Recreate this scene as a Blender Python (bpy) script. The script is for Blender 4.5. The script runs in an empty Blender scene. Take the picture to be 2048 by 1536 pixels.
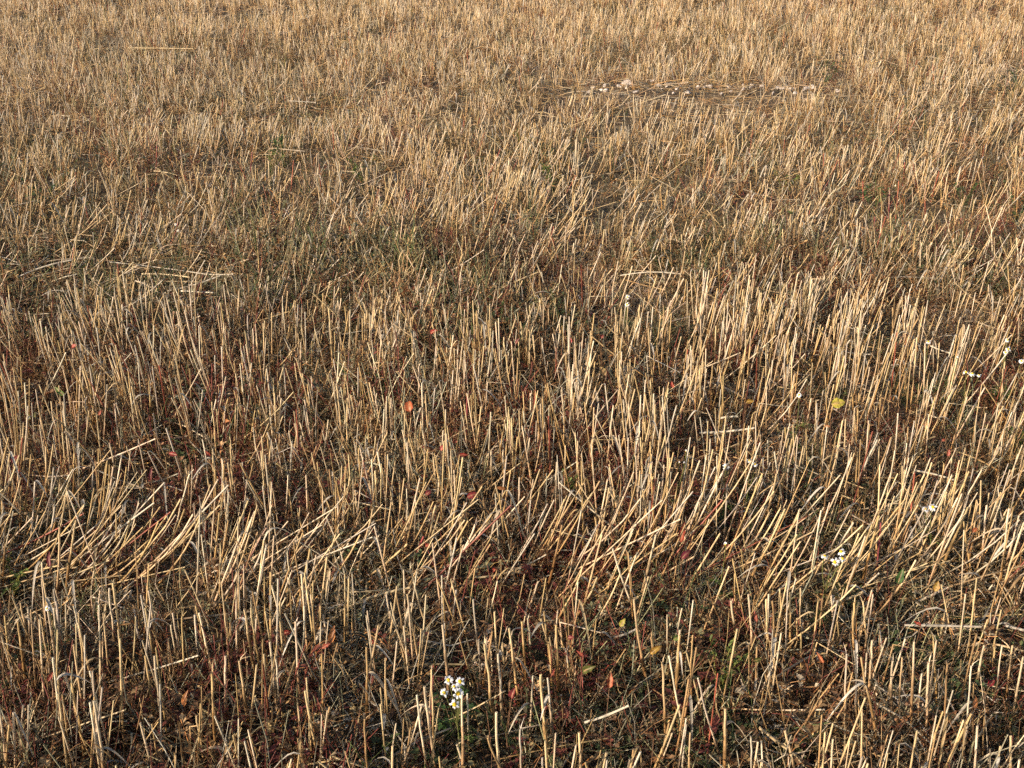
import bpy, math, random
import numpy as np
from mathutils import Vector

rng = np.random.default_rng(11)
random.seed(11)
scene = bpy.context.scene
COL = scene.collection

# ------------------------------------------------------------------ camera
CAM_H, PITCH, FPX = 1.60, math.radians(27.0), 2196.0      # eye height, downward tilt, focal length for a 2048 px wide frame
cam_d = bpy.data.cameras.new('camera')
cam_d.sensor_width = 36.0
cam_d.lens = 36.0 * FPX / 2048.0
cam_d.clip_start, cam_d.clip_end = 0.05, 3000.0
cam = bpy.data.objects.new('camera', cam_d)
cam.location = (0, 0, CAM_H)
cam.rotation_euler = (math.pi / 2 - PITCH, 0, 0)
COL.objects.link(cam)
scene.camera = cam

# ------------------------------------------------------------------ sky, sun, exposure
SUN_EL, SUN_AZ = math.radians(21.0), math.radians(236.0)    # azimuth clockwise from the view direction
world = bpy.data.worlds.new('World')
scene.world = world
world.use_nodes = True
wn = world.node_tree.nodes
sky = wn.new('ShaderNodeTexSky')
sky.sky_type = 'NISHITA'
sky.sun_disc = False
sky.sun_elevation = SUN_EL
sky.sun_rotation = SUN_AZ
sky.air_density, sky.dust_density, sky.ozone_density = 1.0, 1.5, 1.0
world.node_tree.links.new(sky.outputs[0], wn['Background'].inputs[0])
wn['Background'].inputs[1].default_value = 0.105
sun_d = bpy.data.lights.new('sun', 'SUN')
sun_d.energy = 4.8
sun_d.angle = math.radians(0.6)
sun_d.color = (1.0, 0.85, 0.69)
sun = bpy.data.objects.new('sun', sun_d)
to_sun = Vector((math.sin(SUN_AZ) * math.cos(SUN_EL), math.cos(SUN_AZ) * math.cos(SUN_EL), math.sin(SUN_EL)))
sun.rotation_euler = (-to_sun).to_track_quat('-Z', 'Y').to_euler()
COL.objects.link(sun)
scene.view_settings.view_transform = 'Standard'
scene.view_settings.look = 'None'
scene.view_settings.exposure = 0.88
scene.view_settings.gamma = 1.0
scene.view_settings.use_curve_mapping = False
scene.cycles.max_bounces = 4
scene.cycles.diffuse_bounces = 2
scene.cycles.use_denoising = False
scene.cycles.adaptive_threshold = 0.04
scene.cycles.transparent_max_bounces = 4

# ------------------------------------------------------------------ measuring helpers
SP, CP = math.sin(PITCH), math.cos(PITCH)
def ray(px, py):
    a, b = (px - 1024.0) / FPX, (768.0 - py) / FPX
    return a, CP + b * SP, -SP + b * CP
def on_plane(px, py, h=0.0):                # where a line of sight meets the level z = h
    x, y, z = ray(px, py)
    t = (h - CAM_H) / z
    return np.array((x * t, y * t, h))
def on_wall(px, py, Y):                     # where it meets the upright plane y = Y
    x, y, z = ray(px, py)
    t = Y / y
    return np.array((x * t, Y, CAM_H + z * t))
def to_px(P):
    P = np.asarray(P, float)
    x, y, z = P[..., 0], P[..., 1], P[..., 2] - CAM_H
    dep = np.maximum(y * CP - z * SP, 1e-3)
    up = y * SP + z * CP
    return 1024 + FPX * x / dep, 768 - FPX * up / dep

def _hash(ix, iy, seed):
    n = (ix.astype(np.int64) * 374761393 + iy.astype(np.int64) * 668265263 + seed * 974711) & 0x7fffffff
    n = ((n ^ (n >> 13)) * 1274126177) & 0x7fffffff
    return ((n ^ (n >> 16)) & 0xffff) / 65535.0
def noise(x, y, s=1.0, seed=0):
    x, y = np.asarray(x, float) * s, np.asarray(y, float) * s
    ix, iy = np.floor(x), np.floor(y)
    fx, fy = x - ix, y - iy
    fx, fy = fx * fx * (3 - 2 * fx), fy * fy * (3 - 2 * fy)
    h = lambda a, b: _hash(ix + a, iy + b, seed)
    return (h(0, 0) * (1 - fx) + h(1, 0) * fx) * (1 - fy) + (h(0, 1) * (1 - fx) + h(1, 1) * fx) * fy
def bump(v, c, s):
    return np.exp(-((v - c) / s) ** 2)

FURROW_Y = float(on_plane(1400, 195)[1])
def height(x, y):
    x, y = np.asarray(x, float), np.asarray(y, float)
    far = np.clip((40 - y) / 20, 0, 1)
    h = 0.05 * (noise(x, y, 0.9, 1) - .5) + 0.03 * (noise(x, y, 3.1, 2) - .5) + 0.014 * (noise(x, y, 13, 3) - .5)
    h = h + 0.035 * bump(y - 0.03 * x, FURROW_Y, .22) * np.clip((x - 0.2) / .6, 0, 1) 
    return h * far

# ------------------------------------------------------------------ mesh helpers
class Acc:
    def __init__(s):
        s.V, s.C, s.L, s.T, s.n = [], [], [], [], 0
    def add(s, V, F, C):
        V = np.asarray(V, np.float32).reshape(-1, 3)
        C = np.broadcast_to(np.asarray(C, np.float32), V.shape).reshape(-1, 3)
        F = np.asarray(F, np.int32)
        s.V.append(V); s.C.append(C)
        s.L.append((F + s.n).ravel()); s.T.append(np.full(F.shape[0], F.shape[1], np.int32))
        s.n += V.shape[0]
        return s
    def mesh(s, name, mat, smooth=True, origin=None):
        V, C = np.concatenate(s.V), np.concatenate(s.C)
        if origin is not None:
            V = V - np.asarray(origin, np.float32)
        L, T = np.concatenate(s.L), np.concatenate(s.T)
        me = bpy.data.meshes.new(name)
        me.vertices.add(len(V)); me.vertices.foreach_set('co', V.ravel())
        me.loops.add(len(L)); me.loops.foreach_set('vertex_index', L)
        me.polygons.add(len(T))
        st = np.zeros(len(T), np.int32); st[1:] = np.cumsum(T)[:-1]
        me.polygons.foreach_set('loop_start', st)
        me.polygons.foreach_set('loop_total', T)
        if smooth:
            me.polygons.foreach_set('use_smooth', np.ones(len(T), bool))
        at = me.attributes.new('Col', 'FLOAT_COLOR', 'POINT')
        at.data.foreach_set('color', np.concatenate([np.clip(C, 0, 1), np.ones((len(C), 1), np.float32)], 1).ravel().astype(np.float32))
        me.materials.append(mat)
        me.update(calc_edges=True)
        return me
    def build(s, name, mat, parent=None, smooth=True, origin=None):
        o = bpy.data.objects.new(name, s.mesh(name, mat, smooth, origin))
        COL.objects.link(o)
        if parent is not None:
            o.parent = parent
        elif origin is not None:
            o.location = [float(v) for v in origin]
        return o

def tag(o, label=None, cat=None, group=None, kind=None):
    if label: o['label'] = label
    if cat: o['category'] = cat
    if group: o['group'] = group
    if kind: o['kind'] = kind
    return o
def empty(name, loc):
    o = bpy.data.objects.new(name, None)
    o.empty_display_size = .05
    o.location = [float(v) for v in loc]
    COL.objects.link(o)
    return o

def unit(a):
    return a / np.maximum(np.linalg.norm(a, axis=-1, keepdims=True), 1e-9)
def frames(P):                              # P (N,K,3) -> two unit vectors across each path
    d = unit(P[:, -1] - P[:, 0])
    ref = np.where(np.abs(d[:, 1:2]) > .8, np.array([[1., 0, 0.1]]), np.array([[0., 1, 0.05]]))
    u = unit(np.cross(d, ref)); v = unit(np.cross(d, u))
    return u, v
def tubes(P, R, S, C, acc, cap=True, cap_col=None):
    """P (N,K,3) paths, R (N,K) radii, C (N,K,3) colours"""
    N, K = P.shape[:2]
    u, v = frames(P)
    a = np.arange(S) * 2 * math.pi / S
    ring = np.cos(a)[None, :, None] * u[:, None] + np.sin(a)[None, :, None] * v[:, None]      # N,S,3
    V = P[:, :, None] + R[:, :, None, None] * ring[:, None]
    CC = np.broadcast_to(C[:, :, None], V.shape)
    base = np.arange(N)[:, None, None] * (K * S)
    k, s = np.meshgrid(np.arange(K - 1), np.arange(S), indexing='ij')
    q = np.stack([k * S + s, k * S + (s + 1) % S, (k + 1) * S + (s + 1) % S, (k + 1) * S + s], -1).reshape(-1, 4)
    F = (base + q[None]).reshape(-1, 4)
    acc.add(V.reshape(-1, 3), F, CC.reshape(-1, 3))
    if cap:
        cc = C[:, -1] * 0.7 if cap_col is None else cap_col
        top = V[:, -1]
        acc.add(top.reshape(-1, 3), (np.arange(N)[:, None] * S + np.arange(S)[None]), np.repeat(cc[:, None], S, 1).reshape(-1, 3))
def ribbons(P, W, C, acc, fold=0.25, wdir=None):
    """P (N,K,3) midribs, W (N,K) half widths; each ring is left edge, midrib, right edge"""
    N, K = P.shape[:2]
    t = np.gradient(P, axis=1)
    if wdir is None:
        wdir = np.broadcast_to(np.array([0., 0, 1]), (N, K, 3))
        w = unit(np.cross(t, wdir))
    else:
        w = unit(wdir)
    nrm = unit(np.cross(w, t))
    V = np.stack([P - w * W[..., None] + nrm * (W * fold)[..., None], P, P + w * W[..., None] + nrm * (W * fold)[..., None]], 2)
    k = np.arange(K - 1)
    q = np.concatenate([np.stack([k * 3 + j, k * 3 + j + 1, (k + 1) * 3 + j + 1, (k + 1) * 3 + j], -1) for j in (0, 1)])
    F = (np.arange(N)[:, None, None] * (K * 3) + q[None]).reshape(-1, 4)
    acc.add(V.reshape(-1, 3), F, np.repeat(C[:, :, None], 3, 2).reshape(-1, 3))

# ------------------------------------------------------------------ materials
def material(name, rough=.6, spec=.3, translucent=0.0, nscale=120.0, amount=.35, stretch=1.0, bump_s=0.0, tinted=False):
    m = bpy.data.materials.new(name); m.use_nodes = True
    nt = m.node_tree; N, L = nt.nodes, nt.links
    b = N['Principled BSDF']
    b.inputs['Roughness'].default_value = rough
    b.inputs['Specular IOR Level'].default_value = spec
    at = N.new('ShaderNodeAttribute'); at.attribute_name = 'Col'
    tc = N.new('ShaderNodeTexCoord'); mp = N.new('ShaderNodeMapping'); mp.inputs['Scale'].default_value = (1, 1, stretch)
    nz = N.new('ShaderNodeTexNoise'); nz.inputs['Scale'].default_value = nscale; nz.inputs['Detail'].default_value = 3
    L.new(tc.outputs['Object'], mp.inputs[0]); L.new(mp.outputs[0], nz.inputs['Vector'])
    mr = N.new('ShaderNodeMapRange')
    mr.inputs['From Min'].default_value, mr.inputs['From Max'].default_value = .3, .7
    mr.inputs['To Min'].default_value, mr.inputs['To Max'].default_value = 1 - amount, 1 + amount
    L.new(nz.outputs['Fac'], mr.inputs['Value'])
    mx = N.new('ShaderNodeMix'); mx.data_type = 'RGBA'; mx.blend_type = 'MULTIPLY'; mx.inputs['Factor'].default_value = 1
    L.new(at.outputs['Color'], mx.inputs['A']); L.new(mr.outputs['Result'], mx.inputs['B'])
    if tinted:                              # colour of the single plant, carried by its instance
        ti = N.new('ShaderNodeAttribute'); ti.attribute_type = 'INSTANCER'; ti.attribute_name = 'tint'
        m2 = N.new('ShaderNodeMix'); m2.data_type = 'RGBA'; m2.blend_type = 'MULTIPLY'; m2.inputs['Factor'].default_value = 1
        L.new(mx.outputs['Result'], m2.inputs['A']); L.new(ti.outputs['Color'], m2.inputs['B']); mx = m2
    L.new(mx.outputs['Result'], b.inputs['Base Color'])
    if bump_s:
        bp = N.new('ShaderNodeBump'); bp.inputs['Strength'].default_value = bump_s; bp.inputs['Distance'].default_value = .004
        L.new(nz.outputs['Fac'], bp.inputs['Height']); L.new(bp.outputs[0], b.inputs['Normal'])
    if translucent:
        tr = N.new('ShaderNodeBsdfTranslucent'); L.new(mx.outputs['Result'], tr.inputs['Color'])
        ms = N.new('ShaderNodeMixShader'); ms.inputs[0].default_value = translucent
        L.new(b.outputs[0], ms.inputs[1]); L.new(tr.outputs[0], ms.inputs[2])
        L.new(ms.outputs[0], N['Material Output'].inputs['Surface'])
    return m
M_STRAW = material('straw', .5, .35, 0, 90, .34, .22)
M_DRYLEAF = material('dry_leaf', .55, .3, .25, 80, .25)
M_WEED = material('weed', .6, .25, .2, 150, .35)
M_WEEDS = material('weeds', .6, .25, .2, 150, .35, tinted=True)
M_LEAF = material('broad_leaf', .5, .35, .3, 110, .45)
M_PETAL = material('petal', .6, .2, .3, 60, .05)
M_DISC = material('flower_disc', .8, .1, 0, 900, .35, 1, .6)
M_STONE = material('stone', .9, .15, 0, 45, .3, 1, .6)
M_SOIL = material('soil', .95, .1, 0, 30, .5, 1, .8)

# ------------------------------------------------------------------ ground, one sheet to the horizon
def graded(a, b, step, far, growth):
    v = list(np.arange(a, b, step)); s = step
    while v[-1] < far:
        s *= growth; v.append(v[-1] + s)
    return np.array(v)
gy = graded(0.6, 14, .06, 1500, 1.14)
neg = -graded(-0.6, 1.5, .2, 400, 1.5)[::-1]
gy = np.concatenate([neg[neg < .55], gy])
gx = graded(0, 7, .07, 1500, 1.18); gx = np.concatenate([-gx[:0:-1], gx])
X, Y = np.meshgrid(gx, gy)
Z = height(X, Y) + 0.012 * (noise(X, Y, 28, 5) - .5) * (np.abs(X) < 8) * (Y < 15)
V = np.stack([X, Y, Z], -1).reshape(-1, 3)
nx, ny = len(gx), len(gy)
i, j = np.meshgrid(np.arange(ny - 1), np.arange(nx - 1), indexing='ij')
F = np.stack([i * nx + j, i * nx + j + 1, (i + 1) * nx + j + 1, (i + 1) * nx + j], -1).reshape(-1, 4)
n1, n2 = noise(V[:, 0], V[:, 1], 2.3, 8), noise(V[:, 0], V[:, 1], 19, 9)
soil = np.array([.085, .060, .040]) * (.7 + .6 * n2)[:, None]
chaff = np.array([.27, .195, .11])
k = np.clip((V[:, 1] - 16) / 8, 0, 1)
f = np.clip(.15 + .25 * (n1 - .5) + .3 * (n2 - .5), 0, 1)[:, None]
f = np.maximum(f, k[:, None] * .9)
acc = Acc(); acc.add(V, F, soil * (1 - f) + chaff * f)
tag(acc.build('ground', M_SOIL), 'brown soil of the stubble field', kind='structure')

# ------------------------------------------------------------------ how the field lies: lean and density over the ground
def lean_of(px, py):
    """mean lean to the right (degrees) and its spread, for stalks rooted at a spot"""
    m = (42 * bump(py, 1200, 50) + 24 * bump(py, 600, 48) + 20 * bump(py, 480, 65) + 13 * bump(py, 330, 70) + 1
         + 8 * bump(py, 1090, 60) * (px > 1330) - 6 * bump(py, 760, 110) * (px < 520) + 22 * bump(py, 1110, 60) * (px < 260))
    m = m * np.where(py < 640, .85 - .35 * np.clip((px - 1100) / 400, 0, 1), 1.0)
    s = 7 + 5 * (py < 640) + 10 * bump(py, 600, 60) + 12 * bump(py, 1195, 60) + 5 * bump(py, 230, 90) + 5 * bump(py, 430, 80)
    return m, s
def density_of(px, py, x, y):
    d = .45 + .95 * noise(x, y, 2.6, 21) * 1.1
    d *= .6 + .8 * noise(x, y, 9, 22)
    d *= 1 - np.clip(.8 * bump(py, 196, 22) + .6 * bump(py, 236, 32), 0, .85) * np.clip((px - 980) / 120, 0, 1) * np.clip((1780 - px) / 100, 0, 1)
    for cx, cy, sx, sy, q in ((330, 592, 210, 48, .92), (40, 605, 150, 48, .88), (760, 615, 120, 34, .88), (1320, 395, 70, 25, .7), (1655, 150, 40, 16, .9),
                              (2040, 180, 40, 30, .8), (230, 110, 60, 22, .7), (95, 430, 80, 30, .6), (1950, 245, 90, 25, .6), (960, 690, 120, 30, .4),
                              (1830, 690, 130, 30, .6), (1100, 575, 160, 25, .5), (1820, 480, 120, 22, .45), (560, 350, 90, 25, .5)):
        d = d * (1 - q * bump(px, cx, sx) * bump(py, cy, sy))
    d = d * (1 - .5 * bump(py, 1265, 26)) * (1 - .18 * np.clip((py - 1220) / 80, 0, 1)) * (1 - .2 * bump(py, 480, 170)) * (1 + .45 * bump(py, 1150, 75) * (px > 1280) + .45 * bump(py, 1160, 70) + .2 * bump(py, 830, 170))
    return d

STRAW = np.array([[.505, .395, .262], [.475, .352, .19], [.40, .275, .125], [.39, .335, .255], [.28, .18, .085], [.54, .455, .325]])
STRAW_NAME = ['pale', 'golden', 'amber', 'greyish', 'brown', 'cream']
STRAW_P = np.array([.27, .30, .17, .09, .07, .10])

def straw_paths(base, top, K, sag, kink=None):
    """curved path from base to top; sag > 0 bows the foot of a leaning stalk flatter than its tip"""
    t = np.linspace(0, 1, K)[None, :, None]
    P = base[:, None] * (1 - t) + top[:, None] * t
    d = top - base
    hor = d * np.array([1, 1, 0])
    P = P + (t * (1 - t)) * (hor[:, None] * sag[:, None, None] + np.array([0, 0, -1.]) * (np.linalg.norm(hor, axis=1) * sag * .9)[:, None, None])
    return P

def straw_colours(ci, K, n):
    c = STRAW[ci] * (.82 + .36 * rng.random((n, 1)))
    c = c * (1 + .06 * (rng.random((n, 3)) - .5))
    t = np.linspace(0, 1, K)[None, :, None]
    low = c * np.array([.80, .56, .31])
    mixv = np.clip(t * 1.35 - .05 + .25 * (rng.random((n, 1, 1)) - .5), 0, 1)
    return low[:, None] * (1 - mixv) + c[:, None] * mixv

# ------------------------------------------------------------------ stalks that can be picked out one by one
# (left, top) corner of a part of the photograph, scale, then tip and lowest visible point of each stalk in it
SC = 700 / 2048.0
PICKED = {
 (0, 1011): [(660,455,725,930),(640,485,655,660),(850,600,885,860),(870,500,915,760),(1010,630,1045,830),(1000,700,1025,860),(1065,650,1080,920),(1145,590,1180,760),
  (1165,630,1220,850),(1140,640,1150,800),(1430,610,1465,830),(1470,600,1500,830),(1510,590,1495,800),(1300,520,1345,700),(1590,470,1640,700),(1640,560,1650,840),
  (1680,250,1690,440),(1290,225,1285,470),(1560,235,1470,600),(1175,370,1210,480),(1545,220,1180,590),(1395,395,1110,610),(1180,40,930,360),(1080,20,840,400),
  (740,160,490,340),(235,190,80,315),(320,0,280,190),(445,85,380,480),(350,125,300,540),(35,120,20,400),(105,680,155,1090),(330,560,345,790),(315,600,330,800),
  (385,570,390,750),(430,590,470,800),(460,630,490,950),(120,570,145,720),(165,600,175,720),(310,890,340,1200),(330,930,350,1120),(375,980,440,1180),(420,1040,460,1300),
  (525,970,600,1280),(550,1145,600,1480),(555,1330,600,1500),(850,880,905,1270),(905,880,930,1180),(1120,930,1135,1050),(1240,980,1255,1280),(1320,880,1330,1230),
  (1400,910,1450,1290),(1580,800,1610,1080),(1610,870,1625,1060),(1545,870,1555,1200),(1730,680,1745,940),(1780,590,1760,900),(1890,640,1925,800),(1785,1085,1825,1330),
  (770,1335,765,1480),(1365,1345,1385,1500),(1320,1375,1340,1520),(720,1470,640,1536),(1150,1230,1180,1400),(985,780,995,940),(785,610,815,760),(1985,110,1760,440),
  (1920,80,1700,300),(2040,220,1850,420),(1815,250,1740,540),(1850,290,1770,480)],
 (680, 1011): [(410,370,520,720),(330,520,390,820),(395,520,450,850),(780,550,800,740),(600,700,620,930),(605,540,620,700),(155,830,155,1190),(845,810,890,1150),
  (925,870,945,1190),(950,800,960,920),(990,720,1020,930),(1065,680,1080,900),(1100,660,1110,800),(1175,990,1210,1350),(1215,1010,1265,1480),(1265,700,1275,930),
  (1325,850,1335,960),(1220,800,1230,950),(1720,550,1810,1060),(1820,770,1840,880),(1885,920,1905,1330),(1925,880,1990,1180),(1915,640,1925,840),(1990,730,1975,920),
  (495,1060,540,1380),(535,960,545,1330),(450,1110,500,1500),(715,1110,720,1400),(745,1100,750,1280),(915,1210,930,1430),(1055,1310,1065,1500),(145,1250,160,1500),
  (380,1400,390,1520),(685,1400,720,1520),(865,1360,1000,1536),(1400,1330,1415,1520),(750,90,590,350),(790,115,620,340),(855,115,600,350),(985,405,740,550),
  (395,225,40,490),(235,170,0,340),(190,20,80,440),(1300,115,1225,440),(1160,445,1115,560),(1345,330,1250,440),(1420,355,1240,680),(1505,420,1420,570),
  (1615,380,1560,480),(1640,400,1450,690),(1715,310,1680,400),(1560,300,1530,420),(1440,110,1480,210),(1850,170,1790,400),(1510,110,1330,380),(560,0,490,280)],
 (1348, 1011): [(1415,320,1150,650),(990,330,830,680),(720,170,530,480),(1050,100,720,440),(650,20,470,350),(620,20,370,380),(560,40,440,200),(740,20,560,340),
  (1160,110,980,560),(1120,180,1010,500),(1200,60,1090,480),(1470,10,1150,560),(1480,120,1400,260),(1720,10,1590,300),(1700,20,1520,380),(1985,10,1905,540),
  (2020,60,1940,400),(2048,100,1960,360),(1960,20,1930,300),(1830,0,1815,300),(1775,0,1745,200),(335,560,355,700),(435,520,450,780),(540,550,550,720),(575,560,595,780),
  (625,520,640,650),(680,510,685,720),(740,485,745,660),(720,660,720,780),(920,530,935,640),(955,680,960,800),(1055,570,1060,820),(1105,560,1120,760),(1160,790,1150,1000),
  (1055,850,1065,1200),(1010,870,1000,1280),(1095,890,1225,1480),(1280,910,1280,1110),(1335,890,1320,1150),(1405,800,1395,1200),(1535,790,1500,1180),(1600,930,1605,1400),
  (1740,940,1715,1300),(1815,820,1785,970),(1875,830,1870,920),(1980,820,1960,1000),(1920,820,1890,1010),(1450,985,1445,1150),(1490,920,1490,1200),(110,760,105,1190),
  (35,760,15,1000),(650,1320,710,1536),(300,1190,300,1420),(450,1350,455,1536),(510,1380,515,1536),(95,1330,95,1500),(930,1370,920,1536),(1970,1350,1975,1536),
  (1910,1410,1900,1536),(140,1010,240,1280),(250,1190,330,1290)],
 (1348, 500): [(1440,380,1300,640),(1410,580,1350,740),(1075,465,1110,650),(970,510,965,700),(840,380,810,530),(1700,460,1715,690),(1900,430,1870,680),(450,400,390,530),
  (320,370,370,490),(730,130,700,300),(640,30,610,250),(400,70,350,290),(120,1150,90,1380),(50,1400,0,1520),(600,1310,540,1530),(900,1290,890,1500),(1190,1110,1040,1430),
  (1200,1150,1180,1400),(1400,1210,1330,1450),(1580,1250,1560,1400),(1650,1160,1450,1540),(1800,1290,1650,1536),(1900,1170,1800,1290),(1930,1050,1910,1250),
  (1490,970,1480,1130),(540,800,540,1080),(835,900,850,1080),(1210,870,1205,990),(1005,990,1000,1250)],
 (680, 500): [(205,290,180,470),(60,350,55,640),(135,400,130,650),(265,340,260,480),(355,450,300,590),(540,230,480,370),(545,95,510,230),(720,70,640,330),(750,270,745,390),
  (1030,400,950,600),(1130,500,1140,640),(1130,450,1080,570),(1285,490,1250,680),(1340,235,1330,390),(1410,450,1370,710),(1055,420,1080,590),(1335,690,1340,980),
  (1490,660,1480,840),(1600,910,1540,1400),(1690,730,1690,900),(1970,910,1840,1440),(460,680,460,860),(960,510,950,650),(970,980,930,1250),(1115,840,1120,1060),
  (1175,900,1180,1100),(1225,910,1220,1090),(105,690,95,1040),(215,840,200,1010),(380,960,375,1180),(440,1070,440,1200),(590,1270,550,1536),(690,1430,650,1530),
  (1050,1330,1040,1500),(1270,1240,1265,1500),(1170,1390,1150,1500),(1710,1320,1640,1480),(1690,1380,1590,1540),(110,1160,120,1300),(885,1180,890,1320),(955,1170,965,1320)],
 (0, 500): [(235,405,270,620),(205,445,230,640),(170,360,200,520),(715,320,720,600),(745,350,740,600),(420,470,430,640),(20,610,45,750),(955,340,970,520),(1020,360,1010,500),
  (1430,175,1420,270),(1510,0,1515,270),(1180,0,960,240),(1450,380,1460,620),(1480,460,1490,640),(1500,490,1500,600),(1540,430,1545,640),(1710,590,1500,700),
  (1560,680,1550,800),(1665,670,1620,800),(1370,650,1390,820),(1335,870,1300,1000),(1240,890,1260,1200),(1185,1110,1210,1290),(1245,1200,1250,1400),(1480,1250,1380,1400),
  (1320,1410,1290,1536),(1350,1130,1355,1500),(740,1270,700,1536),(1110,1310,1050,1500),(1160,1310,1130,1400),(350,1370,310,1536),(125,1380,110,1536),(640,1130,680,1400),
  (545,1170,520,1260),(435,1150,430,1350),(270,1150,265,1350),(610,740,625,920),(870,760,880,910),(670,900,690,1080),(500,880,505,1000),(2040,600,2040,720),(1760,540,1755,720)],
}
picked = []
for (ox, oy), rows in PICKED.items():
    for (tx, ty, bx, by) in rows:
        T = np.array((ox + tx * SC, oy + ty * SC)); B = np.array((ox + bx * SC, oy + by * SC))
        d = B - T
        lean_img = math.degrees(math.atan2(-d[0], d[1]))
        L = np.linalg.norm(d)
        # the foot is hidden in the weeds: carry the line on to where a stalk of real length would be rooted
        dep = on_plane(B[0], min(B[1], 1530))[1]
        want = (.205 if abs(lean_img) < 18 else .25) * rng.uniform(.9, 1.15) * 1900 / (dep + .5)
        ext = float(np.clip(want - L, 0.06 * L, 1.1 * L))
        if abs(lean_img) > 40: ext = min(ext, .35 * L)
        B2 = B + d / L * ext
        base = on_plane(B2[0], B2[1])
        base[2] = float(height(base[0], base[1])) - .008
        Y0 = base[1] + rng.normal(0, .012)
        top = on_wall(T[0], T[1], Y0)
        if top[2] < .03: continue
        Ls = np.linalg.norm(top - base)
        if Ls > .52: 
            base = top + (base - top) * (.52 / Ls); base[2] = float(height(base[0], base[1])) - .008
        picked.append((base, top, T, B))
print('picked', len(picked), np.percentile([np.linalg.norm(a - b) for a, b, _, _ in picked], [0, 10, 50, 90, 100]), 'tops', np.percentile([b[2] for a, b, _, _ in picked], [0, 10, 50, 90, 100]))

LANDMARKS = [((903, 1385), 95, 'beside the bottom daisies'), ((1668, 1115), 100, 'by the leaning-patch daisies'), ((1175, 1340), 70, 'near the green dock leaf'),
             ((820, 810), 80, 'near the orange leaf'), ((1677, 806), 80, 'near the yellow leaf'), ((1365, 1075), 70, 'by the hanging red leaf'), ((665, 1270), 70, 'by the dark red leaf'),
             ((1452, 934), 70, 'near the single open daisy'), ((1312, 1298), 60, 'near the yellow-green leaf'), ((370, 1395), 60, 'near the orange-brown leaf'), ((345, 908), 70, 'near the crimson leaf')]
def place_words(p):
    best = None
    for (c, r, w) in LANDMARKS:
        d = math.hypot(p[0] - c[0], p[1] - c[1])
        if d < r and (best is None or d < best[0]): best = (d, w)
    if best: return best[1]
    col = ['far left', 'left', 'left of centre', 'centre', 'right of centre', 'right', 'far right'][int(min(6, max(0, p[0] // 293)))]
    row = [(600, 'upper middle'), (700, 'above middle'), (800, 'at mid height'), (900, 'below middle'), (1000, 'in the lower half'), (1100, 'in the leaning band'),
           (1220, 'below the leaning band'), (1340, 'near the bottom'), (9999, 'at the bottom edge')]
    return next(w for q, w in row if p[1] < q) + ', ' + col
ORD = ['first', 'second', 'third', 'fourth', 'fifth', 'sixth', 'seventh', 'eighth', 'ninth', 'tenth', 'eleventh', 'twelfth']

def leaf_path(start, az, length, rise, droop, K=7):
    t = np.linspace(0, 1, K)
    h = np.array([math.cos(az), math.sin(az), 0])
    out = length * (t * .75 - .12 * np.sin(t * 3))[:, None] * h
    up = length * (rise * t - droop * t ** 2)[:, None] * np.array([0, 0, 1.])
    return np.asarray(start) + out + up

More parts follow.
